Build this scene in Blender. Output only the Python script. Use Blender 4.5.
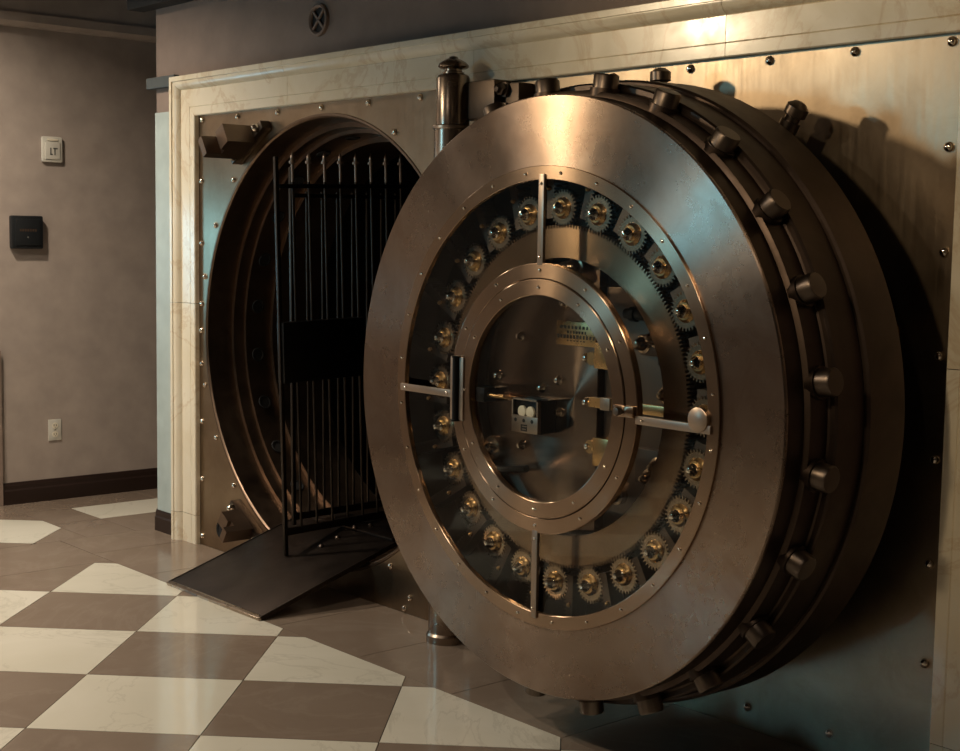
import bpy, bmesh, math, random
from mathutils import Vector, Matrix
random.seed(7)
PI = math.pi
R_ = math.radians
scn = bpy.context.scene
COL = scn.collection
for o in list(bpy.data.objects):
    bpy.data.objects.remove(o)

# ------------------------------------------------------------------ camera
def set_camera():
    yaw, pitch, roll = R_(-49.065), R_(5.446), R_(0.882)
    f = Vector((math.sin(yaw)*math.cos(pitch), math.cos(yaw)*math.cos(pitch), -math.sin(pitch)))
    r = Vector((math.cos(yaw), -math.sin(yaw), 0)); u = r.cross(f)
    r2 = math.cos(roll)*r + math.sin(roll)*u; u2 = -math.sin(roll)*r + math.cos(roll)*u
    cd = bpy.data.cameras.new('camera'); co = bpy.data.objects.new('camera', cd); COL.objects.link(co)
    cd.sensor_width = 36; cd.lens = 1421.87*36/960; cd.clip_start = .05
    m = Matrix((r2, u2, -f)).transposed().to_4x4(); m.translation = Vector((6.7016, -3.8284, 1.6598))
    co.matrix_world = m; scn.camera = co
set_camera()

# ------------------------------------------------------------------ world, exposure, lights
scn.view_settings.view_transform = 'Standard'; scn.view_settings.look = 'None'
scn.view_settings.gamma = 1; scn.view_settings.use_curve_mapping = False
scn.view_settings.exposure = 0.2
w = bpy.data.worlds.new('world'); scn.world = w; w.use_nodes = True
bg = w.node_tree.nodes['Background']; bg.inputs[0].default_value = (.35, .6, .7, 1); bg.inputs[1].default_value = .9

WARM = (1.0, .77, .49); COOL = (.27, .72, 1.0)
def area(name, loc, direction, sx, sy, power, col, shape='RECTANGLE', spread=180):
    l = bpy.data.lights.new(name, 'AREA'); l.shape = shape; l.size = sx
    if shape in ('RECTANGLE', 'ELLIPSE'): l.size_y = sy
    l.energy = power; l.color = col; l.spread = R_(spread)
    o = bpy.data.objects.new(name, l); COL.objects.link(o); o.location = loc
    o.rotation_euler = Vector(direction).to_track_quat('-Z', 'Y').to_euler()
    return o
XL, XR, YF, ZC = -1.68, 9.0, -8.0, 3.3          # room extents (vault wall is y = 0)
# daylight in the windows of the left and front walls
WIN = [  # wall, a0, a1, z0, z1, power
    ('left', -1.45, -.80, .85, 2.25, 17),
    ('front', -1.30, -.70, 2.15, 2.95, 66),
]
for wl, a0, a1, z0, z1, pw in WIN:
    c = (a0+a1)/2; zc = (z0+z1)/2
    if wl == 'left': area('window_daylight', (XL-.06, c, zc), (1, 0, 0), z1-z0, a1-a0, pw, COOL)
    else: area('window_daylight', (c, YF-.06, zc), (0, 1, 0), a1-a0, z1-z0, pw, COOL)
# recessed warm downlights in the ceiling: (x, y, watts)
DOWN = [(.2, -3.0, 62), (3.0, -3.6, 30), (5.4, -3.2, 8), (-.7, -1.3, 42)]
# track spots trained on the vault: (position, target, watts, cone)
SPOT = [((.55, -3.45, 3.12), (3.4, -.7, 1.75), 175, 44), ((4.3, -4.0, 3.12), (4.2, 0, 2.0), 115, 46)]
def spot(loc, tgt, power, cone):
    l = bpy.data.lights.new('track_spot_lamp', 'SPOT'); l.energy = power; l.color = WARM; l.spot_size = R_(cone); l.spot_blend = .7; l.shadow_soft_size = .11
    o = bpy.data.objects.new('track_spot_lamp', l); COL.objects.link(o); o.location = loc
    o.rotation_euler = (Vector(tgt)-Vector(loc)).to_track_quat('-Z', 'Y').to_euler()
for q in SPOT: spot(*q)

# ------------------------------------------------------------------ materials
MATS = {}
class NT:
    def __init__(s, name):
        s.m = bpy.data.materials.new(name); s.m.use_nodes = True; s.t = s.m.node_tree
        s.b = s.t.nodes['Principled BSDF']; MATS[name] = s.m
    def n(s, typ, **kw):
        nd = s.t.nodes.new(typ)
        for k, v in kw.items():
            if k.startswith('i_'): nd.inputs[k[2:].replace('_', ' ')].default_value = v
            else: setattr(nd, k, v)
        return nd
    def l(s, a, b): s.t.links.new(a, b)
    def coords(s, scale=(1, 1, 1), kind='Object'):
        tc = s.n('ShaderNodeTexCoord'); mp = s.n('ShaderNodeMapping'); mp.inputs['Scale'].default_value = scale
        s.l(tc.outputs[kind], mp.inputs[0]); return mp.outputs[0]
    def noise(s, vec, scale, detail=4, rough=.55, dist=0):
        nd = s.n('ShaderNodeTexNoise'); nd.inputs['Scale'].default_value = scale; nd.inputs['Detail'].default_value = detail
        nd.inputs['Roughness'].default_value = rough; nd.inputs['Distortion'].default_value = dist
        s.l(vec, nd.inputs['Vector']); return nd.outputs['Fac']
    def ramp(s, fac, stops):
        nd = s.n('ShaderNodeValToRGB'); s.l(fac, nd.inputs[0]); el = nd.color_ramp.elements
        while len(el) < len(stops): el.new(.5)
        for e, (p, c) in zip(el, stops):
            e.position = p; e.color = (c[0], c[1], c[2], 1) if not isinstance(c, (int, float)) else (c, c, c, 1)
        return nd.outputs[0]
    def bump(s, h, strength=.1, dist=.01):
        nd = s.n('ShaderNodeBump'); nd.inputs['Strength'].default_value = strength; nd.inputs['Distance'].default_value = dist
        s.l(h, nd.inputs['Height']); s.l(nd.outputs[0], s.b.inputs['Normal'])
    def set(s, **kw):
        for k, v in kw.items():
            k = k.replace('_', ' ')
            if isinstance(v, tuple) and len(v) == 3: v = (*v, 1)
            s.b.inputs[k].default_value = v
        return s

def plain(name, col, rough=.5, metal=0., **kw):
    t = NT(name); t.set(Base_Color=col, Roughness=rough, Metallic=metal, **kw)
    v = t.coords(); f = t.noise(v, 6, 3)
    t.l(t.ramp(f, [(.3, tuple(c*.88 for c in col)), (.7, tuple(min(1, c*1.08) for c in col))]), t.b.inputs['Base Color'])
    return t
def steel(name, c0, c1, rough=(.28, .42), aniso=0, axis='Y', rot=.25, grain=(1, 1, 1), gs=8, stain=None, bump=0):
    """Metal with a slow colour drift, uneven roughness and an optional brushed grain."""
    t = NT(name); t.set(Metallic=1.0)
    v = t.coords(grain); vo = t.coords()
    f = t.noise(vo, 2.3, 6, .62, .6); col = t.ramp(f, [(.32, c0), (.68, c1)])
    if stain:
        g = t.noise(vo, 5.5, 7, .7, 1.2); mk = t.ramp(g, [(.46, 0), (.86, .8)])
        mx = t.n('ShaderNodeMix', data_type='RGBA'); t.l(mk, mx.inputs[0]); t.l(col, mx.inputs[6]); mx.inputs[7].default_value = (*stain, 1); col = mx.outputs[2]
    t.l(col, t.b.inputs['Base Color'])
    h = t.noise(v, gs, 5, .65); h2 = t.noise(vo, 3.1, 5, .6)
    ad = t.n('ShaderNodeMath', operation='ADD'); t.l(h, ad.inputs[0]); t.l(h2, ad.inputs[1])
    hf = t.n('ShaderNodeMath', operation='MULTIPLY'); t.l(ad.outputs[0], hf.inputs[0]); hf.inputs[1].default_value = .5
    t.l(t.ramp(hf.outputs[0], [(.35, rough[0]), (.65, rough[1])]), t.b.inputs['Roughness'])
    if aniso:
        t.b.inputs['Anisotropic'].default_value = aniso; t.b.inputs['Anisotropic Rotation'].default_value = rot
        if axis == 'O':
            oc = t.n('ShaderNodeTexCoord'); tg = t.n('ShaderNodeVectorMath', operation='CROSS_PRODUCT'); t.l(oc.outputs['Object'], tg.inputs[0]); tg.inputs[1].default_value = (0, 1, 0)
        elif axis == 'V':
            tg = t.n('ShaderNodeCombineXYZ'); tg.inputs[0].default_value = 1
        else: tg = t.n('ShaderNodeTangent', direction_type='RADIAL', axis=axis)
        t.l(tg.outputs[0], t.b.inputs['Tangent'])
    if bump: t.bump(h, bump, .002)
    return t
# door
steel('face_steel', (.255, .185, .14), (.345, .265, .21), (.23, .33), .92, 'Y', .25, stain=(.22, .14, .095))
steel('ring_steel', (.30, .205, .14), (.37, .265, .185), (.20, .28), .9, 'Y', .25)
steel('gear_steel', (.26, .165, .10), (.32, .215, .135), (.20, .27), .9, 'Y', .25)
steel('turned_steel', (.21, .148, .11), (.26, .19, .145), (.20, .27), .93, 'O', .25)
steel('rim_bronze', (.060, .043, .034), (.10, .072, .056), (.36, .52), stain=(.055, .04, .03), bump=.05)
steel('bolt_steel', (.12, .095, .078), (.17, .135, .11), (.30, .42), bump=.03)
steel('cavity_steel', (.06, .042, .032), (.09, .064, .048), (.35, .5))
steel('bar_steel', (.33, .255, .195), (.39, .31, .25), (.32, .42))
steel('bracket_steel', (.085, .063, .048), (.12, .09, .068), (.38, .5))
steel('works_steel', (.105, .073, .054), (.14, .10, .075), (.34, .45))
steel('pinion_steel', (.34, .245, .165), (.44, .33, .23), (.18, .26))
steel('chrome', (.74, .66, .56), (.8, .72, .62), (.08, .14))
steel('brass', (.55, .34, .15), (.64, .42, .20), (.22, .32))
steel('black_metal', (.02, .02, .02), (.03, .03, .03), (.3, .45))
steel('hinge_steel', (.30, .24, .19), (.38, .31, .25), (.22, .32), bump=.02)
# wall plate: vertical brushing
steel('plate_steel', (.27, .205, .14), (.38, .295, .205), (.28, .42), .35, 'V', .0, grain=(9, 9, .6), gs=6, stain=(.24, .17, .105), bump=.04)
steel('lug_steel', (.20, .14, .10), (.25, .18, .13), (.36, .48))
steel('jamb_steel', (.15, .105, .075), (.23, .163, .115), (.30, .46), stain=(.10, .07, .05))
steel('gate_steel', (.035, .028, .023), (.06, .047, .036), (.34, .45))
steel('ramp_steel', (.033, .025, .021), (.05, .038, .031), (.38, .55), bump=.06)
plain('dull_black', (.006, .006, .006), .8)
plain('white_plastic', (.62, .60, .53), .4)
plain('black_plastic', (.008, .010, .012), .5)
plain('print_dark', (.03, .022, .016), .6)
plain('print_amber', (.05, .028, .016), .6)
plain('print_grey', (.12, .12, .11), .6)
plain('dial_cream', (.78, .72, .58), .35)
plain('wall_paint', (.39, .33, .29), .7)
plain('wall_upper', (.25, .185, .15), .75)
plain('pale_paint', (.43, .50, .48), .5)
plain('rail_grey', (.075, .088, .09), .5)
plain('ceiling_paint', (.10, .072, .055), .85)
plain('beam_dark', (.009, .009, .009), .7)
plain('base_wood', (.022, .011, .008), .42)
plain('grout', (.055, .042, .034), .8)
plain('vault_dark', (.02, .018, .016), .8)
plain('frame_dark', (.05, .04, .035), .5)

def marble(name, c0, c1, vein, rough=.22, vs=1.6, seed=True, vein_lo=.47, vein_hi=.53, amt=.5):
    t = NT(name); tc = t.n('ShaderNodeTexCoord'); oi = t.n('ShaderNodeObjectInfo')
    ad = t.n('ShaderNodeVectorMath', operation='ADD'); t.l(tc.outputs['Object'], ad.inputs[0])
    sc = t.n('ShaderNodeVectorMath', operation='SCALE'); sc.inputs['Scale'].default_value = 37.0
    cb = t.n('ShaderNodeCombineXYZ')
    for i in range(3): t.l(oi.outputs['Random'], cb.inputs[i])
    t.l(cb.outputs[0], sc.inputs[0]); t.l(sc.outputs[0], ad.inputs[1]); v = ad.outputs[0]
    base = t.ramp(t.noise(v, vs, 6, .6, .8), [(.3, c0), (.7, c1)])
    vf = t.noise(v, vs*.9, 8, .62, 1.4)
    band = t.ramp(vf, [(vein_lo, 0), (.5, amt), (vein_hi, 0)])
    mx = t.n('ShaderNodeMix', data_type='RGBA'); t.l(band, mx.inputs[0]); t.l(base, mx.inputs[6]); mx.inputs[7].default_value = (*vein, 1)
    t.l(mx.outputs[2], t.b.inputs['Base Color'])
    t.b.inputs['Roughness'].default_value = rough
    t.l(t.ramp(t.noise(v, 9, 4), [(.3, rough*.8), (.7, rough*1.35)]), t.b.inputs['Roughness'])
    return t
marble('marble_frame', (.76, .66, .48), (.86, .79, .64), (.55, .36, .18), .20, 2.2, amt=.35)
marble('tile_white', (.66, .63, .52), (.74, .71, .61), (.38, .35, .28), .10, 1.3, amt=.28, vein_lo=.485, vein_hi=.515)
marble('tile_taupe', (.205, .155, .118), (.255, .20, .155), (.33, .27, .215), .13, 1.6, amt=.22)

def glass():
    t = NT('pane_glass'); nt = t.t; nt.nodes.remove(t.b)
    out = [n for n in nt.nodes if n.type == 'OUTPUT_MATERIAL'][0]
    tr = nt.nodes.new('ShaderNodeBsdfTransparent'); tr.inputs[0].default_value = (.93, .94, .93, 1)
    gl = nt.nodes.new('ShaderNodeBsdfGlossy'); gl.inputs['Roughness'].default_value = .03
    lw = nt.nodes.new('ShaderNodeLayerWeight'); pw = nt.nodes.new('ShaderNodeMath'); pw.operation = 'POWER'; pw.inputs[1].default_value = 5
    fr = nt.nodes.new('ShaderNodeMath'); fr.operation = 'MULTIPLY_ADD'; fr.inputs[1].default_value = .96; fr.inputs[2].default_value = .015
    nt.links.new(lw.outputs['Facing'], pw.inputs[0]); nt.links.new(pw.outputs[0], fr.inputs[0])
    mx = nt.nodes.new('ShaderNodeMixShader')
    nt.links.new(fr.outputs[0], mx.inputs[0]); nt.links.new(tr.outputs[0], mx.inputs[1]); nt.links.new(gl.outputs[0], mx.inputs[2]); nt.links.new(mx.outputs[0], out.inputs[0])
glass()
def emis(name, col, st):
    t = NT(name); t.set(Base_Color=col, Emission_Color=col, Emission_Strength=st)
emis('lamp_lens', (1.0, .74, .48), 12.0)

# ------------------------------------------------------------------ mesh helpers
class MB:
    def __init__(s): s.v = []; s.f = []
    def add(s, vs, fs):
        k = len(s.v); s.v += [tuple(v) for v in vs]; s.f += [tuple(i+k for i in f) for f in fs]; return s
    def box(s, x0, x1, y0, y1, z0, z1, M=None):
        vs = [Vector((x, y, z)) for x in (x0, x1) for y in (y0, y1) for z in (z0, z1)]
        if M: vs = [M @ v for v in vs]
        return s.add(vs, [(0, 1, 3, 2), (4, 6, 7, 5), (0, 4, 5, 1), (2, 3, 7, 6), (0, 2, 6, 4), (1, 5, 7, 3)])
    def cbox(s, x0, x1, y0, y1, z0, z1, b=.004):
        """box with chamfered edges"""
        bm = bmesh.new(); bmesh.ops.create_cube(bm, size=1)
        for v in bm.verts: v.co = Vector(((x0+x1)/2+v.co.x*(x1-x0), (y0+y1)/2+v.co.y*(y1-y0), (z0+z1)/2+v.co.z*(z1-z0)))
        bmesh.ops.bevel(bm, geom=list(bm.edges), offset=b, segments=2, profile=.6, affect='EDGES')
        bm.verts.index_update()
        s.add([v.co.copy() for v in bm.verts], [[v.index for v in f.verts] for f in bm.faces]); bm.free(); return s
    def prism(s, pts, h0, h1, axis='z'):
        """polygon in (a, b) extruded between h0 and h1 along axis"""
        n = len(pts)
        def P(a, b, h): return (a, b, h) if axis == 'z' else ((a, h, b) if axis == 'y' else (h, a, b))
        vs = [P(a, b, h0) for a, b in pts]+[P(a, b, h1) for a, b in pts]
        fs = [tuple(range(n)), tuple(range(2*n-1, n-1, -1))]+[(i, (i+1) % n, n+(i+1) % n, n+i) for i in range(n)]
        return s.add(vs, fs)
    def lathe(s, prof, n=96, axis='y', a0=0, a1=2*PI, closed=False):
        """revolve [(h, r)] about an axis; closed joins last profile point to first"""
        full = abs(a1-a0-2*PI) < 1e-6; m = n if full else n+1; vs = []; fs = []; k = len(prof)
        for i in range(m):
            t = a0+(a1-a0)*i/n
            for h, r in prof:
                c, d = r*math.cos(t), r*math.sin(t)
                vs.append((c, h, d) if axis == 'y' else ((c, d, h) if axis == 'z' else (h, c, d)))
        for i in range(n):
            j = (i+1) % m
            for q in range(k if closed else k-1):
                p = (q+1) % k
                if prof[q][1] < 1e-9 and prof[p][1] < 1e-9: continue
                fs.append((i*k+q, i*k+p, j*k+p, j*k+q))
        if not full and closed: fs += [tuple(range(k)), tuple(range((m-1)*k+k-1, (m-1)*k-1, -1))]
        return s.add(vs, fs)
    def cyl(s, p0, p1, r, n=16, r1=None):
        p0, p1 = Vector(p0), Vector(p1); d = (p1-p0).normalized(); r1 = r if r1 is None else r1
        a = d.orthogonal().normalized(); b = d.cross(a); vs = []
        for i in range(n):
            t = 2*PI*i/n; e = a*math.cos(t)+b*math.sin(t); vs += [p0+e*r, p1+e*r1]
        fs = [(2*i, 2*((i+1) % n), 2*((i+1) % n)+1, 2*i+1) for i in range(n)]
        fs += [tuple(2*i for i in range(n-1, -1, -1)), tuple(2*i+1 for i in range(n))]
        return s.add(vs, fs)
    def mesh(s, name, mat, smooth=35):
        me = bpy.data.meshes.new(name); me.from_pydata(s.v, [], s.f)
        bm = bmesh.new(); bm.from_mesh(me); bmesh.ops.remove_doubles(bm, verts=bm.verts, dist=1e-6)
        bmesh.ops.recalc_face_normals(bm, faces=bm.faces); bm.to_mesh(me); bm.free()
        me.materials.append(MATS[mat])
        if smooth:
            me.polygons.foreach_set('use_smooth', [True]*len(me.polygons)); me.set_sharp_from_angle(angle=R_(smooth))
        return me
def put(name, me, parent=None, loc=(0, 0, 0), rot=(0, 0, 0)):
    o = bpy.data.objects.new(name, me); COL.objects.link(o); o.parent = parent; o.location = loc; o.rotation_euler = rot
    return o
def part(name, mb, mat, parent=None, loc=(0, 0, 0), rot=(0, 0, 0), smooth=35):
    return put(name, mb.mesh(name, mat, smooth), parent, loc, rot)
def thing(name, label, cat, loc=(0, 0, 0), rot=(0, 0, 0), group=None):
    o = put(name, None, None, loc, rot); return tag(o, label, cat, group)
def tag(o, label, cat, group=None):
    o['label'] = label; o['category'] = cat
    if group: o['group'] = group
    return o
def struct(o, label=None):
    o['kind'] = 'structure'
    if label: o['label'] = label
    return o
def dome(r, h, n=10, base=0):
    """domed head looking towards -y, seated on y = 0"""
    return MB().lathe([(0, r), (-base-.15*h, r), (-base-.55*h, r*.85), (-base-.85*h, r*.5), (-base-h, 0)], n)

# ------------------------------------------------------------------ room shell
OC = (1.138, 1.157)       # opening centre (x, z)
PW, PH = 4.43, 2.285      # steel plate width and height
TH = .62                  # vault wall thickness

m = MB(); m.box(XL-.2, XR+.2, YF-.2, 4.2, -.12, -.006)
floor = struct(part('floor', m, 'grout', smooth=0), 'polished checkerboard stone floor with taupe borders')
m = MB(); m.box(XL-.2, XR+.2, YF-.2, 4.2, ZC, ZC+.1)
struct(part('ceiling', m, 'ceiling_paint', smooth=0))
m = MB()                                              # vault wall, with the doorway zone left free
m.box(-.46, XR, 0, TH, PH+.20, ZC); m.box(-.46, -.0, 0, TH, -.006, PH+.20); m.box(PW, XR, 0, TH, -.006, PH+.20)
struct(part('wall_back', m, 'wall_upper', smooth=0), 'dark brown painted wall above the marble surround')
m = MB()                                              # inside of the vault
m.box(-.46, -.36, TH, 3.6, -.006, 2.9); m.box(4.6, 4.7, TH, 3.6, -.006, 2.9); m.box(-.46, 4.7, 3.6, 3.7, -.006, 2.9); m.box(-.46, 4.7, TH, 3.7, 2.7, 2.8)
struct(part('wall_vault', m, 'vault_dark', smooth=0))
def wall_with_windows(name, wl):
    m = MB(); ws = sorted([q for q in WIN if q[0] == wl], key=lambda q: q[1])
    lo, hi = (YF, 4.2) if wl == 'left' else (XL, XR)
    def b(a0, a1, z0, z1):
        if a1 <= a0 or z1 <= z0: return
        if wl == 'left': m.box(XL-.15, XL, a0, a1, z0, z1)
        else: m.box(a0, a1, YF-.15, YF, z0, z1)
    cur = lo
    for _, a0, a1, z0, z1, _p in ws:
        b(cur, a0, -.006, ZC); b(a0, a1, -.006, z0); b(a0, a1, z1, ZC); cur = a1
    b(cur, hi, -.006, ZC)
    return struct(part(name, m, 'wall_paint', smooth=0))
wall_left = wall_with_windows('wall_left', 'left'); wall_left['label'] = 'warm brown painted wall beyond the vault'
wall_with_windows('wall_front', 'front')
m = MB(); m.box(XR, XR+.15, YF, 0, -.006, ZC)
struct(part('wall_right', m, 'wall_paint', smooth=0))
m = MB(); m.box(XL, -.36, 4.05, 4.2, -.006, ZC)
struct(part('wall_corridor', m, 'wall_paint', smooth=0))
for i, (wl, a0, a1, z0, z1, _p) in enumerate(WIN):
    c = (a0+a1)/2; zc = (z0+z1)/2; wd = a1-a0
    m = MB()
    for x0, x1, zz0, zz1 in ((-wd/2, -wd/2+.05, z0, z1), (wd/2-.05, wd/2, z0, z1), (-wd/2, wd/2, z0, z0+.05), (-wd/2, wd/2, z1-.05, z1), (-.02, .02, z0, z1)):
        m.box(x0, x1, -.04, 0, zz0, zz1)
    loc, rot = ((XL-.01, c, 0), (0, 0, PI/2)) if wl == 'left' else ((c, YF-.01, 0), (0, 0, PI))
    wo = struct(part('window_%d' % (i+1), m, 'frame_dark', None, loc, rot, 0))
    for x0, x1 in ((-wd/2+.05, -.02), (.02, wd/2-.05)):
        m = MB(); m.box(x0, x1, -.023, -.017, z0+.05, z1-.05); part('pane', m, 'pane_glass', wo, smooth=0)

# ---- floor tiles
S = .6; DG = S/math.sqrt(2)
def clip(poly, a, b, c):
    """keep a*x + b*y <= c"""
    out = []
    for i, p in enumerate(poly):
        q = poly[(i+1) % len(poly)]; dp = a*p[0]+b*p[1]-c; dq = a*q[0]+b*q[1]-c
        if dp <= 0: out.append(p)
        if dp*dq < 0:
            t = dp/(dp-dq); out.append((p[0]+t*(q[0]-p[0]), p[1]+t*(q[1]-p[1])))
    return out
def area2(p): return abs(sum(p[i][0]*p[(i+1) % len(p)][1]-p[(i+1) % len(p)][0]*p[i][1] for i in range(len(p))))/2
def tile(poly, white, gap=.0018):
    if len(poly) < 3 or area2(poly) < .0015: return
    cx = sum(p[0] for p in poly)/len(poly); cy = sum(p[1] for p in poly)/len(poly)
    q = []
    for x, y in poly:
        d = math.hypot(x-cx, y-cy); k = 1-gap*1.4/max(d, .01); q.append(((x-cx)*k, (y-cy)*k))
    part('tile', MB().prism(q, -.012, random.uniform(-.0004, .0), 'z'), 'tile_white' if white else 'tile_taupe', floor, (cx, cy, 0), smooth=0)
def field(org, xr, yr, par):
    i0 = range(-14, 15)
    for a in range(-24, 25):
        for b in range(-24, 25):
            if (a+b) % 2: continue
            # diamond with centre org + DG*(a+1?, b)
            cx = org[0]+DG*a; cy = org[1]+DG*b
            if cx < xr[0]-DG or cx > xr[1]+DG or cy < yr[0]-DG or cy > yr[1]+DG: continue
            poly = [(cx-DG, cy), (cx, cy-DG), (cx+DG, cy), (cx, cy+DG)]
            for h in ((-1, 0, -xr[0]), (1, 0, xr[1]), (0, -1, -yr[0]), (0, 1, yr[1])):
                poly = clip(poly, *h)
                if len(poly) < 3: break
            tile(poly, (a % 2 == 0) == par)
YB = -.567                                            # border width along the vault wall
# cell (0,-1) of the lattice, a white tile with its centre at:
field((.4988, -1.0746+DG), (.0745, XR), (YF, YB), True)
field((-.538-DG, -.709), (XL, -.52), (YF, -.41), True)
x = 2.22-.585*4
while x < XR:                                         # border course along the vault wall
    x1 = min(x+.585, XR); tile([(x, YB), (x1, YB), (x1, 0), (x, 0)], False); x = x1
y = YB
while y > YF:                                         # border between the two fields
    y1 = max(y-.60, YF); tile([(-.52, y1), (.0745, y1), (.0745, y), (-.52, y)], False); y = y1
x0 = 2.22-.585*4
tile([(-.52, YB), (x0, YB), (x0, 0), (-.52, 0)], False)
y = -.41
for k in range(8):                                    # corridor: taupe edging round pale slabs
    ya, yb = (-.41, -.115) if k == 0 else (-.115+.575*(k-1), -.115+.575*k)
    tile([(XL, ya), (-1.35, ya), (-1.35, yb), (XL, yb)], False)
    tile([(-1.35, ya), (-.95, ya), (-.95, yb), (-1.35, yb)], k % 2 == 1)
    tile([(-.95, ya), (-.52, ya), (-.52, yb), (-.95, yb)], False)

# ---- trims and baseboards
def skirting(name, a0, a1, axis, pos, sgn, h=.135):
    prof = [(0, 0), (.018, 0), (.018, h*.62), (.012, h*.70), (.012, h*.86), (.006, h), (0, h)]
    m = MB()
    if axis == 'y': m.prism([(pos+sgn*p, q) for p, q in prof], a0, a1, 'y')
    else: m.prism([(pos+sgn*p, q) for p, q in prof], a0, a1, 'x')
    o = part(name, m, 'base_wood', smooth=0); return struct(o)
skirting('baseboard_left', -.42, 4.05, 'y', XL, 1)
skirting('baseboard_back', -.478, -.212, 'x', 0, -1, .12)
m = MB(); m.box(-.455, -.205, -.012, 0, .12, 2.325)
struct(part('trim_1', m, 'pale_paint', smooth=0), 'pale grey upright panel beside the marble surround')
m = MB(); m.cbox(-.515, -.205, -.035, .03, 2.455, 2.515, .006)
struct(part('trim_2', m, 'rail_grey', smooth=0), 'grey rail end above the pale panel')
m = MB(); m.box(-.60, XR, -.10, .0, 2.885, 3.02)
struct(part('trim_3', m, 'beam_dark', smooth=0), 'dark beam at the top of the vault wall')
m = MB(); m.box(XL, XL+.10, YF, 4.05, 2.955, ZC)
struct(part('trim_4', m, 'wall_paint', smooth=0))
m = MB(); m.prism([(XL, 2.885), (XL+.09, 2.885), (XL+.12, 2.905), (XL+.12, 2.955), (XL, 2.955)], YF, 4.05, 'y')
struct(part('trim_5', m, 'wall_paint', smooth=0), 'plain cornice band under the soffit')
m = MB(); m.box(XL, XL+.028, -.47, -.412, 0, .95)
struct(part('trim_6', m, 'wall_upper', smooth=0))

# ------------------------------------------------------------------ marble surround
ms = thing('marble_surround', 'cream marble surround with moulded edge framing the steel vault front', 'door surround', (PW/2, -.0015, 0))
FW = .212
prof = [(0, 0), (0, -.022), (.004, -.027), (.045, -.027), (.0475, -.0235), (.050, -.027), (.138, -.027), (.1405, -.023), (.143, -.027),
        (.147, -.034), (.155, -.044), (.166, -.051), (.178, -.054), (.184, -.054), (.186, -.060), (FW-.003, -.060), (FW, -.056), (FW, 0)]
def sweep(p0, p1):
    """p0/p1 give (x, z) for a profile offset d"""
    m = MB(); n = len(prof)
    vs = [(p0(d)[0], y, p0(d)[1]) for d, y in prof]+[(p1(d)[0], y, p1(d)[1]) for d, y in prof]
    m.add(vs, [tuple(range(n)), tuple(range(2*n-1, n-1, -1))]+[(i, (i+1) % n, n+(i+1) % n, n+i) for i in range(n)])
    return m
G = .0012; ZP = .157
def mpart(mb, nm='marble_slab'): part(nm, mb, 'marble_frame', ms, (-PW/2, 0, 0), smooth=25)
for sg, xb in ((-1, 0), (1, PW)):
    mpart(sweep(lambda d: (xb+sg*d, ZP+G), lambda d: (xb+sg*d, 1.30-G)))
    mpart(sweep(lambda d: (xb+sg*d, 1.30+G), lambda d: (xb+sg*d, PH+d-G)))
    mpart(sweep(lambda d: (xb+sg*d, 0), lambda d: (xb+sg*d, ZP-G)), 'plinth_block')
cuts = [None, .884, 2.25, 3.553, None]
for a, b in zip(cuts, cuts[1:]):
    mpart(sweep((lambda d: (-d, PH+d)) if a is None else (lambda d, a=a: (a+G, PH+d)), (lambda d: (PW+d, PH+d)) if b is None else (lambda d, b=b: (b-G, PH+d))))

# ------------------------------------------------------------------ steel vault front with round opening
vf = thing('vault_front', 'riveted steel vault front with a round doorway', 'vault wall', (PW/2, 0, 0))
RO = 1.064
def plate_with_hole():
    m = MB(); n = 144; x0, x1, z0, z1 = 0.0, PW, 0.0, PH; cx, cz = OC
    # square-ish ring patch around the hole
    angs = sorted([2*PI*i/n for i in range(n)]+[math.atan2(z-cz, x-cx) % (2*PI) for x in (x0, 2.25) for z in (z0, z1)])
    pts = []
    for t in angs:
        c, s_ = math.cos(t), math.sin(t); ks = []
        if c > 1e-9: ks.append((2.25-cx)/c)
        if c < -1e-9: ks.append((x0-cx)/c)
        if s_ > 1e-9: ks.append((z1-cz)/s_)
        if s_ < -1e-9: ks.append((z0-cz)/s_)
        k = min(ks); pts.append(((cx+RO*c, cz+RO*s_), (cx+k*c, cz+k*s_)))
    N = len(pts); vs = []
    for (a, b) in pts: vs += [(a[0], 0, a[1]), (b[0], 0, b[1])]
    fs = [(2*i, 2*((i+1) % N), 2*((i+1) % N)+1, 2*i+1) for i in range(N)]
    m.add(vs, fs); return m
part('steel_plate', plate_with_hole(), 'plate_steel', vf, (-PW/2, 0, 0), smooth=0)
m = MB(); m.box(2.25, PW, 0, .03, 0, PH); part('steel_plate', m, 'plate_steel', vf, (-PW/2, 0, 0), smooth=0)
jp = [(0, RO), (.004, RO-.004), (.14, 1.047), (.14, 1.024), (.20, 1.018), (.20, 1.0), (.345, .992), (.345, .966), (TH+.02, .955), (TH+.02, 1.6), (.01, 1.6)]
jm = [(-.0, RO+.0)]
m = MB(); m.lathe(jp[:9], 128); part('doorway_jamb', m, 'jamb_steel', vf, (OC[0]-PW/2, 0, OC[1]), smooth=20)
m = MB(); m.lathe([(.0, RO+.016), (-.004, RO+.013), (-.004, RO+.003), (0, RO)], 128); part('doorway_edge', m, 'jamb_steel', vf, (OC[0]-PW/2, 0, OC[1]))
m = MB(); m.lathe([(TH+.02, .955), (TH+.02, 2.2)], 64); part('jamb_back', m, 'vault_dark', vf, (OC[0]-PW/2, 0, OC[1]))
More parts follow.
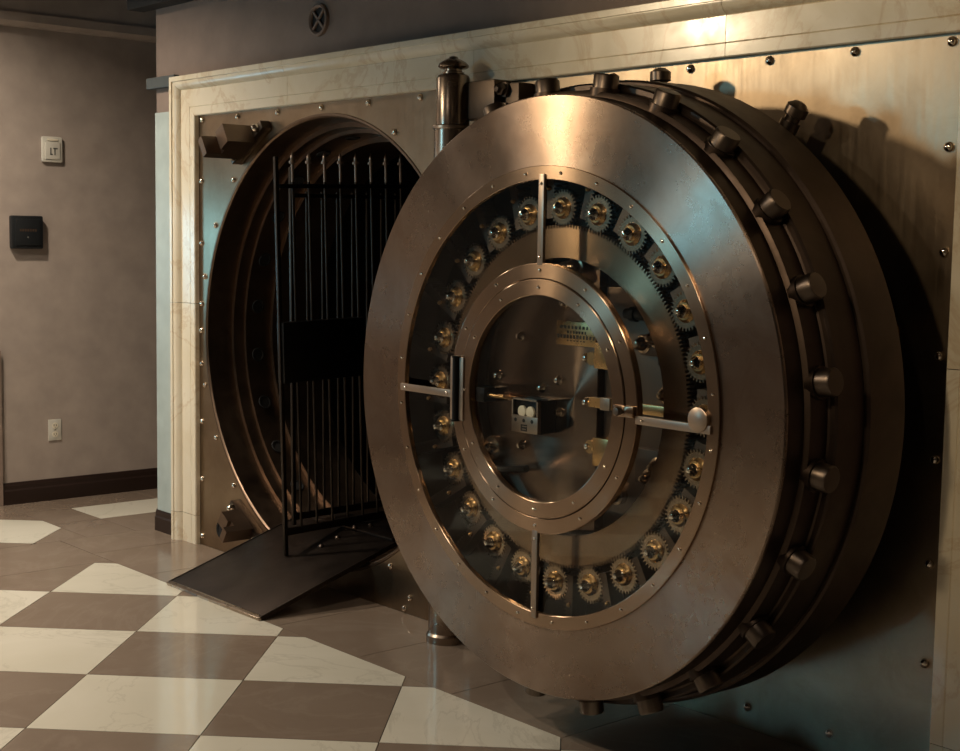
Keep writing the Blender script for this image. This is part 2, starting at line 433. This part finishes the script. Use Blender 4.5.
# bolt sockets in the jamb, one opposite every locking bolt of the door
sock = MB().lathe([(0, .038), (-.004, .036), (-.004, .029), (0, .028), (0, 0)], 16).mesh('bolt_socket', 'dull_black')
for k in range(24):
    t = R_(7.5+15*k)
    o = put('bolt_socket', sock, vf, (OC[0]-PW/2+.976*math.cos(t), .45, OC[1]+.976*math.sin(t)-0), (0, 0, 0))
    o.rotation_euler = Vector((-math.cos(t), 0, -math.sin(t))).to_track_quat('-Y', 'Z').to_euler()
    o.location = Vector((OC[0]-PW/2+.994*math.cos(t), .268, OC[1]+.994*math.sin(t)))
rv = dome(.0155, .013, 10, .002).mesh('rivet', 'chrome')
spots = [(xx, 2.262) for xx in (.04, .39, .76, 1.134, 1.5, 1.875, 2.63, 3.01, 3.38, 3.72, 4.05, 4.385)]
spots += [(.028, z) for z in (1.945, 1.62, 1.30, .98, .67, .36, .05)] + [(4.39, z) for z in (1.955, 1.645, 1.335, 1.02, .70, .39, .08)]
spots += [(xx, .075) for xx in (1.84, 2.6, 3.0, 3.36, 3.72, 4.055)] + [(1.80, .02)]
spots += [(OC[0]+1.115*math.cos(R_(a)), OC[1]+1.115*math.sin(R_(a))) for a in (60, 45, 30, 15, 0, -15, -30, -45, -60, 135, 150, 165, 180, 195, 210, 225)]
for xx, zz in spots:
    if 2.12 < xx < 2.42 or zz < .015: continue
    put('rivet', rv, vf, (xx-PW/2, 0, zz))
# forked lugs standing out from the rim of the doorway
def lug(ang, length, z_h, w_):
    c = Vector((OC[0]+1.125*math.cos(ang), 0, OC[1]+1.125*math.sin(ang)))
    lo = part('lug', MB().cbox(-.022, .022, -.06, .0, -.165, .165, .006), 'bracket_steel', vf, (c.x-PW/2, 0, c.z))
    lo.rotation_euler = (0, -ang, 0)
    pr_ = [(-.075, -.055), (-.075, -length*.78), (.0, -length*.78), (.004, -length*.70), (.035, -length*.70), (.037, -length), (.075, -length), (.075, -.055)]
    part('lug_arm', MB().prism([(y, z) for z, y in pr_], -z_h/2, z_h/2, 'x'), 'lug_steel', lo, (.0, 0, 0), smooth=25)
    b = dome(.022, .03, 12, .006).mesh('lug_bolt', 'chrome')
    for s_ in (-.125, .125): put('lug_bolt', b, lo, (0, -.06, s_))
lug(R_(121), .275, .10, .10); lug(R_(238), .21, .07, .10)
m = MB(); m.lathe([(-.0, .05), (-.006, .048), (-.006, .036), (-.001, .034), (-.001, 0)], 20)
part('black_disc', m, 'dull_black', vf, (.225-PW/2, 0, .115))  # round black disc with a raised rim, low on the plate
put('lug_bolt', dome(.022, .03, 12, .006).mesh('lug_bolt', 'chrome'), vf, (.405-PW/2, 0, .222))

# ------------------------------------------------------------------ hinge post
hp = thing('hinge_post', 'upright steel hinge post with turned finial between doorway and vault door', 'hinge', (2.252, -.135, 0))
part('post', MB().lathe([(0, 0), (0, .082), (.03, .082), (.04, .074), (2.098, .074), (2.098, 0)], 40, 'z'), 'hinge_steel', hp)
part('collar', MB().lathe([(2.098, 0), (2.098, .078), (2.102, .081), (2.112, .081), (2.116, .076), (2.116, 0)], 40, 'z'), 'bar_steel', hp)
part('knuckle', MB().lathe([(2.116, 0), (2.116, .068), (2.300, .068), (2.312, .062), (2.318, .050), (2.318, 0)], 40, 'z'), 'hinge_steel', hp)
part('finial', MB().lathe([(2.318, .044), (2.325, .044), (2.329, .036), (2.337, .036), (2.341, .056), (2.347, .062), (2.354, .061), (2.364, .052), (2.374, .034), (2.380, .020), (2.387, .016), (2.391, 0)], 24, 'z'), 'hinge_steel', hp)
part('bracket', MB().cbox(.03, .235, .012, .105, 2.135, 2.285, .008), 'bracket_steel', hp)
pad = part('mounting_pad', MB().cbox(.195, .33, .055, .135, 2.06, 2.27, .008), 'bracket_steel', hp)
hx = MB().lathe([(0, .033), (-.012, .033), (-.014, .026), (-.030, .026), (-.034, .020), (-.046, .012), (-.050, 0)], 6).mesh('hex_bolt', 'bolt_steel', 20)
for z in (2.245, 2.165, 2.085): put('hex_bolt', hx, pad, (.25, .055, z))
part('bracket', MB().cbox(.03, .215, -.055, .135, .10, .25, .008), 'hinge_steel', hp)

# ------------------------------------------------------------------ vault door (open, back against the wall)
DC = Vector((3.4167, 0, 1.1574))
DB = Vector((3.4167, -.45, .117))
vd = thing('vault_door', 'huge round vault door standing open with glazed gear works', 'vault door', DB)
OFF = DC-DB
def dl(y=0, r=0, t=0): return Vector((OFF.x+r*math.cos(t), OFF.y+y, OFF.z+r*math.sin(t)))
def dpart(name, mb, mat, parent=vd, smooth=35): return part(name, mb, mat, parent, OFF if parent is vd else (0, 0, 0), smooth=smooth)
N = 160
dpart('face_plate', MB().lathe([(-.7212, .735), (-.7212, .9555), (-.7172, .9595), (-.7100, .9595), (-.7100, .735)], N, closed=True), 'face_steel', smooth=25)
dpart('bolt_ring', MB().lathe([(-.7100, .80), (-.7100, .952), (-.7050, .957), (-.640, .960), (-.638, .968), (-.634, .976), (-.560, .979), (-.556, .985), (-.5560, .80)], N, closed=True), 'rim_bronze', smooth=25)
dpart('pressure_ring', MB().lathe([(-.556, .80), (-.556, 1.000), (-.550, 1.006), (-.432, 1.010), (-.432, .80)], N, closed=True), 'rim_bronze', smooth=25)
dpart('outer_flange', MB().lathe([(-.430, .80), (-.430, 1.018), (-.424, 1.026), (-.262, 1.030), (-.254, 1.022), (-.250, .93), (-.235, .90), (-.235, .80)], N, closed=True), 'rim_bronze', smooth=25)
dpart('back_plate', MB().lathe([(-.52, 0), (-.52, .80), (-.235, .80), (-.235, .86), (-.20, .88), (-.20, 0)], N), 'cavity_steel', smooth=25)
# locking bolts round the rim
lb = MB().lathe([(.955, .040), (1.026, .040), (1.032, .036), (1.033, 0)], 24, 'x').mesh('locking_bolt', 'bolt_steel')
bz = MB().lathe([(.962, .049), (.988, .047), (.988, .040)], 24, 'x').mesh('bolt_collar', 'rim_bronze')
for k in range(24):
    t = R_(7.5+15*k); o = put('locking_bolt', lb, vd, dl(-.592), (0, -t, 0)); put('bolt_collar', bz, o)
# rear lugs
rl = MB().lathe([(.84, .032), (1.03, .032), (1.03, .024), (1.045, .024), (1.05, .036), (1.078, .036), (1.092, .018), (1.094, 0)], 12, 'x').mesh('rear_lug', 'bolt_steel')
for a in (91.5, 59.5): put('rear_lug', rl, vd, dl(-.165), (0, -R_(a), 0))
for a in (15.5, -15.5): put('rear_lug', MB().lathe([(.80, .028), (.955, .028), (.96, .02), (.96, 0)], 12, 'x').mesh('rear_lug', 'brass'), vd, dl(-.165), (0, -R_(a), 0))
# hinge arms behind the door
for z in (.62, 1.70):
    part('hinge_arm', MB().cbox(2.345-3.4167, .35, -.185, -.075, z-DC.z-.09, z-DC.z+.09, .01), 'rim_bronze', vd, OFF)
part('arm_hub', MB().lathe([(-.205, 0), (-.205, .30), (-.12, .30), (-.10, .26), (-.10, 0)], 48), 'rim_bronze', vd, OFF)
# glazing frame
wf = dpart('window_frame', MB().lathe([(-.712, .695), (-.7285, .695), (-.7300, .6965), (-.7300, .7370), (-.7285, .7390), (-.7205, .7390), (-.712, .7390)], N, closed=True), 'ring_steel', smooth=25)
scr = dome(.0055, .004, 8, .001).mesh('screw', 'chrome')
for k in range(28):
    t = R_(90+360/28*(k+.5)); put('screw', scr, wf, (.717*math.cos(t), -.730, .717*math.sin(t)))
for k in range(4):
    t = R_(90*k)
    cb = part('cross_bar', MB().cbox(.425, .712, -.737, -.7245, -.0125, .0125, .002), 'bar_steel', vd, dl(0)+Vector((0, 0, -.022 if k % 2 == 0 else 0)), (0, -t, 0))
    for rr in (.452, .682): put('screw', scr, cb, (rr, -.737, 0))
part('bar_boss', MB().lathe([(-.728, .036), (-.741, .036), (-.743, .033), (-.743, 0)], 28), 'bar_steel', vd, OFF+Vector((.668, 0, .004)))
ir = dpart('inner_ring', MB().lathe([(-.712, .385), (-.735, .385), (-.7365, .3865), (-.7365, .430), (-.7350, .4325), (-.712, .4325)], N, closed=True), 'ring_steel', smooth=25)
for k in range(12):
    t = R_(90+30*k); put('screw', scr, ir, (.41*math.cos(t), -.7365, .41*math.sin(t)))
iw = dpart('inner_window_frame', MB().lathe([(-.714, .331), (-.738, .331), (-.7395, .333), (-.7395, .379), (-.7375, .382), (-.714, .382)], N, closed=True), 'ring_steel', smooth=25)
for k in range(12):
    t = R_(90+30*k); put('screw', scr, iw, (.356*math.cos(t), -.7395, .356*math.sin(t)))
part('frame_hinge', MB().cyl((-.392, -.7465, -.105), (-.392, -.7465, .105), .013, 16).cyl((-.392, -.7465, .105), (-.392, -.7465, .111), .016, 16).cyl((-.392, -.7465, -.111), (-.392, -.7465, -.105), .016, 16), 'black_metal', vd, OFF)
part('frame_hinge_leaf', MB().cbox(-.425, -.359, -.7445, -.7355, -.108, .108, .002), 'bar_steel', vd, OFF)
lt = part('latch', MB().cbox(.346, .425, -.748, -.737, -.017, .017, .003), 'ring_steel', vd, OFF)
part('latch_knob', MB().lathe([(-.748, .012), (-.754, .009), (-.760, .014), (-.766, .011), (-.768, 0)], 16), 'bolt_steel', lt, (.372, 0, 0))
# glass
for k in range(4):
    part('glass_pane', MB().lathe([(-.7215, .428), (-.7215, .698), (-.7185, .698), (-.7185, .428)], 30, 'y', R_(90*k+1), R_(90*k+89), closed=True), 'pane_glass', vd, OFF, smooth=0)
part('glass_pane', MB().lathe([(-.7235, 0), (-.7235, .334), (-.7205, .334), (-.7205, 0)], 72), 'pane_glass', vd, OFF, smooth=0)
# ring gear
def gear_profile(n, root, tip):
    pts = []
    for i in range(n):
        for f, r in ((.0, root), (.22, root), (.40, tip), (.60, tip), (.78, root)):
            t = 2*PI*(i+f)/n; pts.append((r*math.cos(t), r*math.sin(t)))
    return pts
def gear(n, root, tip, inner, y0, y1):
    o = gear_profile(n, root, tip); k = len(o); m = MB(); i_ = []
    for x, z in o:
        d = math.hypot(x, z); i_.append((x*inner/d, z*inner/d))
    vs = [(x, y0, z) for x, z in o]+[(x, y1, z) for x, z in o]+[(x, y0, z) for x, z in i_]+[(x, y1, z) for x, z in i_]; fs = []
    for a in range(k):
        b = (a+1) % k; fs += [(a, b, k+b, k+a), (2*k+a, 3*k+a, 3*k+b, 2*k+b), (a, 2*k+a, 2*k+b, b), (k+a, k+b, 3*k+b, 3*k+a)]
    return m.add(vs, fs)
part('ring_gear', gear(272, .5435, .5555, .450, -.640, -.600), 'gear_steel', vd, OFF, smooth=20)
part('gear_carrier', MB().lathe([(-.600, .452), (-.600, .52), (-.520, .52), (-.520, .452)], 96, closed=True), 'cavity_steel', vd, OFF)
pg = gear(28, .0505, .0605, .012, -.640, -.612).mesh('pinion', 'pinion_steel', 20)
hub = MB().lathe([(-.636, .036), (-.643, .035), (-.648, .029), (-.652, .026), (-.652, .020)], 20).mesh('hub', 'brass')
nut = MB().lathe([(-.645, .020), (-.662, .020), (-.666, .016), (-.674, .013), (-.681, .008), (-.683, 0)], 12).mesh('hub_nut', 'chrome')
shf = MB().lathe([(-.612, .022), (-.52, .022)], 14).mesh('shaft', 'bar_steel')
for k in range(24):
    t = R_(15*k); p = put('pinion', pg, vd, dl(0, .608, t), (0, random.uniform(0, .2), 0))
    put('hub', hub, p); put('hub_nut', nut, p); put('shaft', shf, p)
# bolt bars with rack teeth, one beside every pinion
def bolt_bar():
    m = MB(); pts = [(.575, .078), (.80, .078)]; wob = .048
    r = .80
    while r > .58:
        pts += [(r, wob), (r-.004, wob), (r-.0063, wob-.010), (r-.0087, wob-.010)]; r -= .0127
    pts += [(.575, wob)]
    # (r, s) -> x = r, z = s
    m.prism(pts, -.636, -.575, 'y'); return m
bb = bolt_bar().mesh('bolt_bar', 'works_steel', 0)
gs = dome(.008, .012, 8, .002).mesh('guide_screw', 'brass')
for k in range(24):
    t = R_(15*k); b = put('bolt_bar', bb, vd, dl(0), (0, -t, 0)); put('guide_screw', gs, b, (.672, -.636, .066))
# centre plate with turned finish, cut off straight on the hinge-far side
pts = [(.44*math.cos(a), .44*math.sin(a)) for a in [R_(76.5+i*(207/80)) for i in range(81)]]
m = MB()
rings = [0.0005, .06, .13, .20, .27, .34, .40, .44]
def cut(x, z): return (min(x, .103), z)
vs = []; fs = []; n = 120
for r in rings:
    for i in range(n): vs.append((lambda q: (q[0], -.57, q[1]))(cut(r*math.cos(2*PI*i/n), r*math.sin(2*PI*i/n))))
for a in range(len(rings)-1):
    for i in range(n):
        j = (i+1) % n; f_ = (a*n+i, a*n+j, (a+1)*n+j, (a+1)*n+i)
        if len({tuple(round(c, 6) for c in vs[q]) for q in f_}) >= 3: fs.append(f_)
for i in range(n): vs.append((vs[(len(rings)-1)*n+i][0], -.53, vs[(len(rings)-1)*n+i][2]))
b0 = (len(rings)-1)*n
for i in range(n): j = (i+1) % n; fs.append((b0+i, b0+j, b0+n+j, b0+n+i))
m.add(vs, fs)
# centred radial tangent needs a symmetric bounding box: two far slivers are not needed, the plate keeps its own centre
cp = part('centre_plate', m, 'turned_steel', vd, OFF, smooth=20)
cs = MB().lathe([(0, .017), (-.006, .017), (-.012, .012), (-.022, .008), (-.024, 0)], 14).mesh('plate_screw', 'chrome')
for x, z in ((-.258, .18), (-.37, .038), (-.15, .013), (-.069, .046), (-.243, -.191), (-.066, -.06), (.058, .129), (.063, -.014), (.076, -.156), (-.05, .30)):
    put('plate_screw', cs, cp, (x, -.57, z))
pq = part('plaque', MB().cbox(-.084, .097, -.576, -.570, .165, .243, .002), 'brass', cp)
rows = [(.224, -.06, .075, 9, .010), (.208, -.03, .05, 7, .009), (.193, -.075, .088, 12, .012), (.180, -.03, .045, 6, .004)]
for z, xa, xb, n_, h in rows:
    for i in range(n_):
        xx = xa+(xb-xa)*i/(n_-1); wd = (xb-xa)/n_*random.uniform(.5, .8)
        part('engraved_mark', MB().box(xx-wd/2, xx+wd/2, -.5768, -.5758, z-h/2, z+h/2), 'print_dark', pq, smooth=0)
# time lock box
tl = part('time_lock', MB().cbox(-.206, -.086, -.640, -.57, -.132, -.020, .004), 'black_metal', cp)
part('lock_face', MB().cbox(-.210, -.083, -.655, -.640, -.132, -.076, .002), 'bar_steel', tl)
for x0, x1, z0, z1 in ((-.210, -.203, -.076, -.018), (-.090, -.083, -.076, -.018), (-.210, -.083, -.024, -.018)):
    part('face_frame', MB().box(x0, x1, -.655, -.640, z0, z1), 'chrome', tl, smooth=0)
for x in (-.168, -.128): part('dial', MB().lathe([(-.641, .019), (-.648, .019), (-.649, .017), (-.649, 0)], 20), 'dial_cream', tl, (x, 0, -.062))
for x in (-.190, -.150, -.110): part('key_hole', MB().lathe([(-.6545, .007), (-.6560, .006), (-.6560, 0)], 12), 'dull_black', tl, (x, 0, -.091))
m = MB(); m.box(-.163, -.133, -.6562, -.6545, -.126, -.104)
part('maker_mark', m, 'dull_black', tl, smooth=0)
m = MB(); m.box(-.155, -.133, -.6570, -.6555, -.1115, -.1085); m.box(-.155, -.137, -.6570, -.6555, -.1210, -.1180)
part('mark_line', m, 'bar_steel', tl, smooth=0)
part('rod', MB().cyl((-.42, -.605, -.030), (-.206, -.605, -.030), .008, 12), 'brass', cp)
part('rod_block', MB().cbox(-.43, -.385, -.625, -.57, -.055, -.005, .003), 'black_metal', cp)
pl = part('small_pinion', gear(22, .036, .043, .012, -.60, -.575), 'pinion_steel', cp, (-.372, 0, -.215))
part('hub_nut', MB().lathe([(-.60, .022), (-.618, .018), (-.63, .010), (-.632, 0)], 12), 'chrome', pl)
m = MB(); m.cyl((-.335, -.60, -.285), (-.19, -.60, -.262), .013, 12); part('lever', m, 'black_metal', cp)
# mechanism beyond the cut-off edge
part('mechanism_plate', MB().cbox(.115, .44, -.55, -.525, -.36, .36, .004), 'works_steel', vd, OFF)
part('brass_block', MB().cbox(.107, .178, -.592, -.548, .100, .182, .003), 'brass', vd, OFF)
part('brass_block', MB().cbox(.108, .182, -.592, -.548, -.214, -.122, .003), 'brass', vd, OFF)
ear = MB().lathe([(-.560, .022), (-.585, .022), (-.585, 0)], 16).mesh('block_ear', 'brass')
for z in (.129, -.156): put('block_ear', ear, vd, dl()+Vector((.088, 0, z)))
part('slide_bar', MB().cbox(.08, .445, -.585, -.565, -.027, .005, .002), 'brass', vd, OFF)
part('slide_collar', MB().cbox(.135, .178, -.590, -.562, -.031, .009, .002), 'bar_steel', vd, OFF)
part('cross_shaft', MB().cyl((.25, -.60, .282), (.415, -.60, .279), .017, 16).cyl((.275, -.60, .2817), (.295, -.60, .2815), .024, 16), 'black_metal', vd, OFF)
part('linkage', MB().cbox(.385, .405, -.60, -.575, .13, .28, .003), 'black_metal', vd, OFF)
for x, z in ((.35, .211), (.404, .041), (.34, -.224), (.372, -.185), (.30, .19), (.20, -.30)):
    put('plate_screw', MB().lathe([(-.548, .030), (-.575, .030), (-.578, .022), (-.60, .018), (-.612, .010), (-.614, 0)], 14).mesh('plate_screw', 'pinion_steel'), vd, dl()+Vector((x, 0, z)))
put('plate_screw', MB().lathe([(-.52, .036), (-.60, .036), (-.602, .026), (-.622, .020), (-.632, .010), (-.634, 0)], 16).mesh('plate_screw', 'pinion_steel'), vd, dl()+Vector((.02, 0, .418)))
part('bearing_block', MB().cbox(.29, .37, -.575, -.548, .155, .215, .003), 'cavity_steel', vd, OFF)
part('bearing_block', MB().cbox(.28, .38, -.575, -.548, -.245, -.135, .003), 'cavity_steel', vd, OFF)

# ------------------------------------------------------------------ gate leaves, ramp
def gate(name, label, x, y0, z0, tilt, n, pitch, box=True, tips=True, ht=1.90, drop=0):
    g = thing(name, label, 'gate', (x, y0, z0), (tilt, 0, 0))
    part('gate_post', MB().cbox(-.009, .009, -.009, .009, drop, ht, .002), 'gate_steel', g)
    bar = MB().lathe([(.03, 0), (.03, .0065), (ht-.115, .0065), (ht-.115, 0)], 10, 'z').mesh('gate_bar', 'gate_steel')
    tip = MB().lathe([(ht-.115, .007), (ht-.03, .007), (ht-.03, .016), (ht-.018, .016), (ht-.018, .008), (ht-.004, .010), (ht+.028, 0)], 10, 'z').mesh('spear_tip', 'bar_steel')  # tips in paler steel: the light they catch is put in the colour
    for k in range(1, n+1):
        b = put('gate_bar', bar, g, (0, pitch*k, 0))
        if tips: put('spear_tip', tip, b)
    L = pitch*(n+.5)
    part('bottom_rail', MB().cbox(-.012, .012, 0, L, .025, .060, .003), 'gate_steel', g)
    part('top_rail', MB().cbox(-.008, .008, .013, L, ht-.145, ht-.125, .003), 'black_metal', g)
    if box: part('lock_plate', MB().cbox(-.028, .028, .0, pitch*5.2, ht-1.05, ht-.765, .004), 'black_metal', g)
    return g
gate('security_gate', 'open spear-topped bar gate with black lock plate in the round doorway', 1.09, -.166, .225, R_(1.9), 8, .0905, ht=1.803, drop=-.072)
gate('inner_gate', 'plain barred gate leaf deeper inside the dark doorway', .88, .02, .245, R_(0.8), 7, .0905, False, False, 1.75)

RX0, RX1, RY0, RY1, RZ1 = .714, 1.523, -.575, .16, .235
sl = math.atan2(RZ1, RY1-RY0); RL = math.hypot(RZ1, RY1-RY0)
rp = thing('ramp', 'dark steel ramp plate leading up into the vault', 'ramp', ((RX0+RX1)/2, RY0, .004), (sl, 0, 0))
hw = (RX1-RX0)/2
part('ramp_plate', MB().cbox(-hw, hw, 0, RL, 0, .012, .002), 'ramp_steel', rp)
part('edge_strip', MB().cbox(-hw-.004, hw+.004, -.012, .012, -.003, .014, .003), 'hinge_steel', rp)
for s_ in (-1, 1): part('side_strip', MB().cbox(s_*hw-.005, s_*hw+.005, 0, RL, -.006, .015, .002), 'gate_steel', rp)
# landing inside the tunnel with a row of studs
ld = thing('landing_plate', 'dark landing plate with a row of studs at the top of the ramp', 'floor plate', (1.13, .172, .236))
part('plate', MB().cbox(-.35, .35, 0, .205, 0, .022, .003), 'ramp_steel', ld)
st = MB().lathe([(.022, .014), (.030, .013), (.036, .007), (.037, 0)], 10, 'z').mesh('stud', 'bolt_steel')

# studs along the ramp and landing
for k in range(6):
    yy = -.02+.095*k
    if yy < .15: put('stud', MB().lathe([(.012, .014), (.020, .013), (.026, .007), (.027, 0)], 10, 'z').mesh('stud', 'bolt_steel'), rp, (1.18-(RX0+RX1)/2, (yy-RY0)/math.cos(sl), 0))
    elif yy < .36: put('stud', st, ld, (.05, yy-.17, 0))

# ------------------------------------------------------------------ things on the walls
X = XL
t = thing('thermostat', 'white wall control with a small dark display above the black box', 'thermostat', (X, -.066, 2.17))
part('housing', MB().cbox(0, .024, -.066, .066, -.078, .078, .012), 'white_plastic', t)
part('cover', MB().cbox(.022, .030, -.048, .048, -.060, .045, .004), 'white_plastic', t)
part('button_strip', MB().cbox(.023, .029, -.034, .034, .052, .064, .002), 'dial_cream', t)
m = MB(); m.box(.029, .0312, -.018, -.010, -.034, .010); m.box(.029, .0312, .008, .016, -.034, .010); m.box(.029, .0312, -.018, -.002, -.034, -.026); m.box(.029, .0312, .002, .030, .002, .010)
part('display_mark', m, 'print_grey', t, smooth=0)
b = thing('alarm_box', 'square black wall box with faint amber lettering', 'wall box', (X, -.24, 1.664))
part('case', MB().cbox(0, .045, -.100, .100, -.100, .100, .012), 'black_plastic', b)
part('cover', MB().cbox(.043, .051, -.080, .080, -.080, .080, .005), 'black_plastic', b)
for i in range(7):
    part('letter', MB().box(.0505, .0518, -.052+.016*i, -.042+.016*i, .004, .020), 'print_amber', b, smooth=0)
part('indicator', MB().lathe([(.0505, .006), (.053, .004), (.053, 0)], 10, 'x'), 'print_grey', b, (0, 0, -.03))
o_ = thing('power_outlet', 'white duplex power outlet low on the brown wall', 'power outlet', (X, -.066, .44))
part('cover_plate', MB().cbox(0, .007, -.042, .042, -.066, .066, .003), 'white_plastic', o_)
for z in (-.027, .027):
    s_ = part('socket', MB().lathe([(.006, .019), (.0095, .019), (.0095, 0)], 20, 'x'), 'dial_cream', o_, (0, 0, z))
    m = MB(); m.box(.0090, .0102, -.009, -.006, -.004, .008); m.box(.0090, .0102, .006, .009, -.004, .008); m.box(.0090, .0102, -.002, .002, -.012, -.008)
    part('slot', m, 'print_dark', s_, smooth=0)
part('cover_screw', MB().lathe([(.006, .004), (.0085, .003), (.0085, 0)], 8, 'x'), 'chrome', o_)
v = thing('wall_vent', 'small round wall vent with crossed spokes above the marble surround', 'vent', (1.115, 0, 2.665))
part('vent_rim', MB().lathe([(0, .076), (-.016, .074), (-.020, .066), (-.012, .058), (0, .056)], 36, closed=True), 'wall_upper', v)
part('vent_back', MB().lathe([(-.003, .057), (-.003, 0)], 30), 'beam_dark', v)
for a in (45, -45): part('spoke', MB().cbox(-.058, .058, -.014, -.004, -.006, .006, .002), 'wall_upper', v, (0, 0, 0), (0, R_(a), 0))

# ------------------------------------------------------------------ ceiling downlights
for (x, y, p), lab in zip(DOWN, ('facing the ramp', 'facing the vault door', 'beside the right-hand marble jamb', 'by the mouth of the corridor')):
    d = thing('ceiling_downlight', 'round recessed warm downlight in the dark ceiling, '+lab, 'ceiling light', (x, y, ZC), group='ceiling downlights')
    part('trim_ring', MB().lathe([(0, .105), (-.012, .10), (-.012, .082), (.0, .080)], 32, 'z', closed=True), 'white_plastic', d)
    part('lens', MB().lathe([(-.004, .08), (-.004, 0)], 32, 'z'), 'lamp_lens', d)
    area('downlight_lamp', (x, y, ZC-.02), (0, 0, -1), .15, .15, p, (1.0, .84, .66), 'DISK', 150)

# ------------------------------------------------------------------ track spots
for (loc, tgt, pw, cone), lab in zip(SPOT, ('black track spot aimed at the face of the vault door', 'black track spot aimed at the steel plate beside the door')):
    d = (Vector(tgt)-Vector(loc)).normalized(); e = d.to_track_quat('-Z', 'Y').to_euler()
    ts = thing('track_spot', lab, 'spotlight', loc, group='track spots')
    part('lamp_head', MB().lathe([(.14, 0), (.14, .05), (.10, .075), (-.01, .08), (-.01, .074), (.08, .068), (.09, 0)], 28, 'z'), 'black_plastic', ts, (0, 0, 0), e)
    part('stem', MB().cyl((0, 0, .05), (0, 0, ZC-loc[2]), .012, 12).cyl((0, 0, ZC-loc[2]-.02), (0, 0, ZC-loc[2]), .05, 20), 'black_plastic', ts)
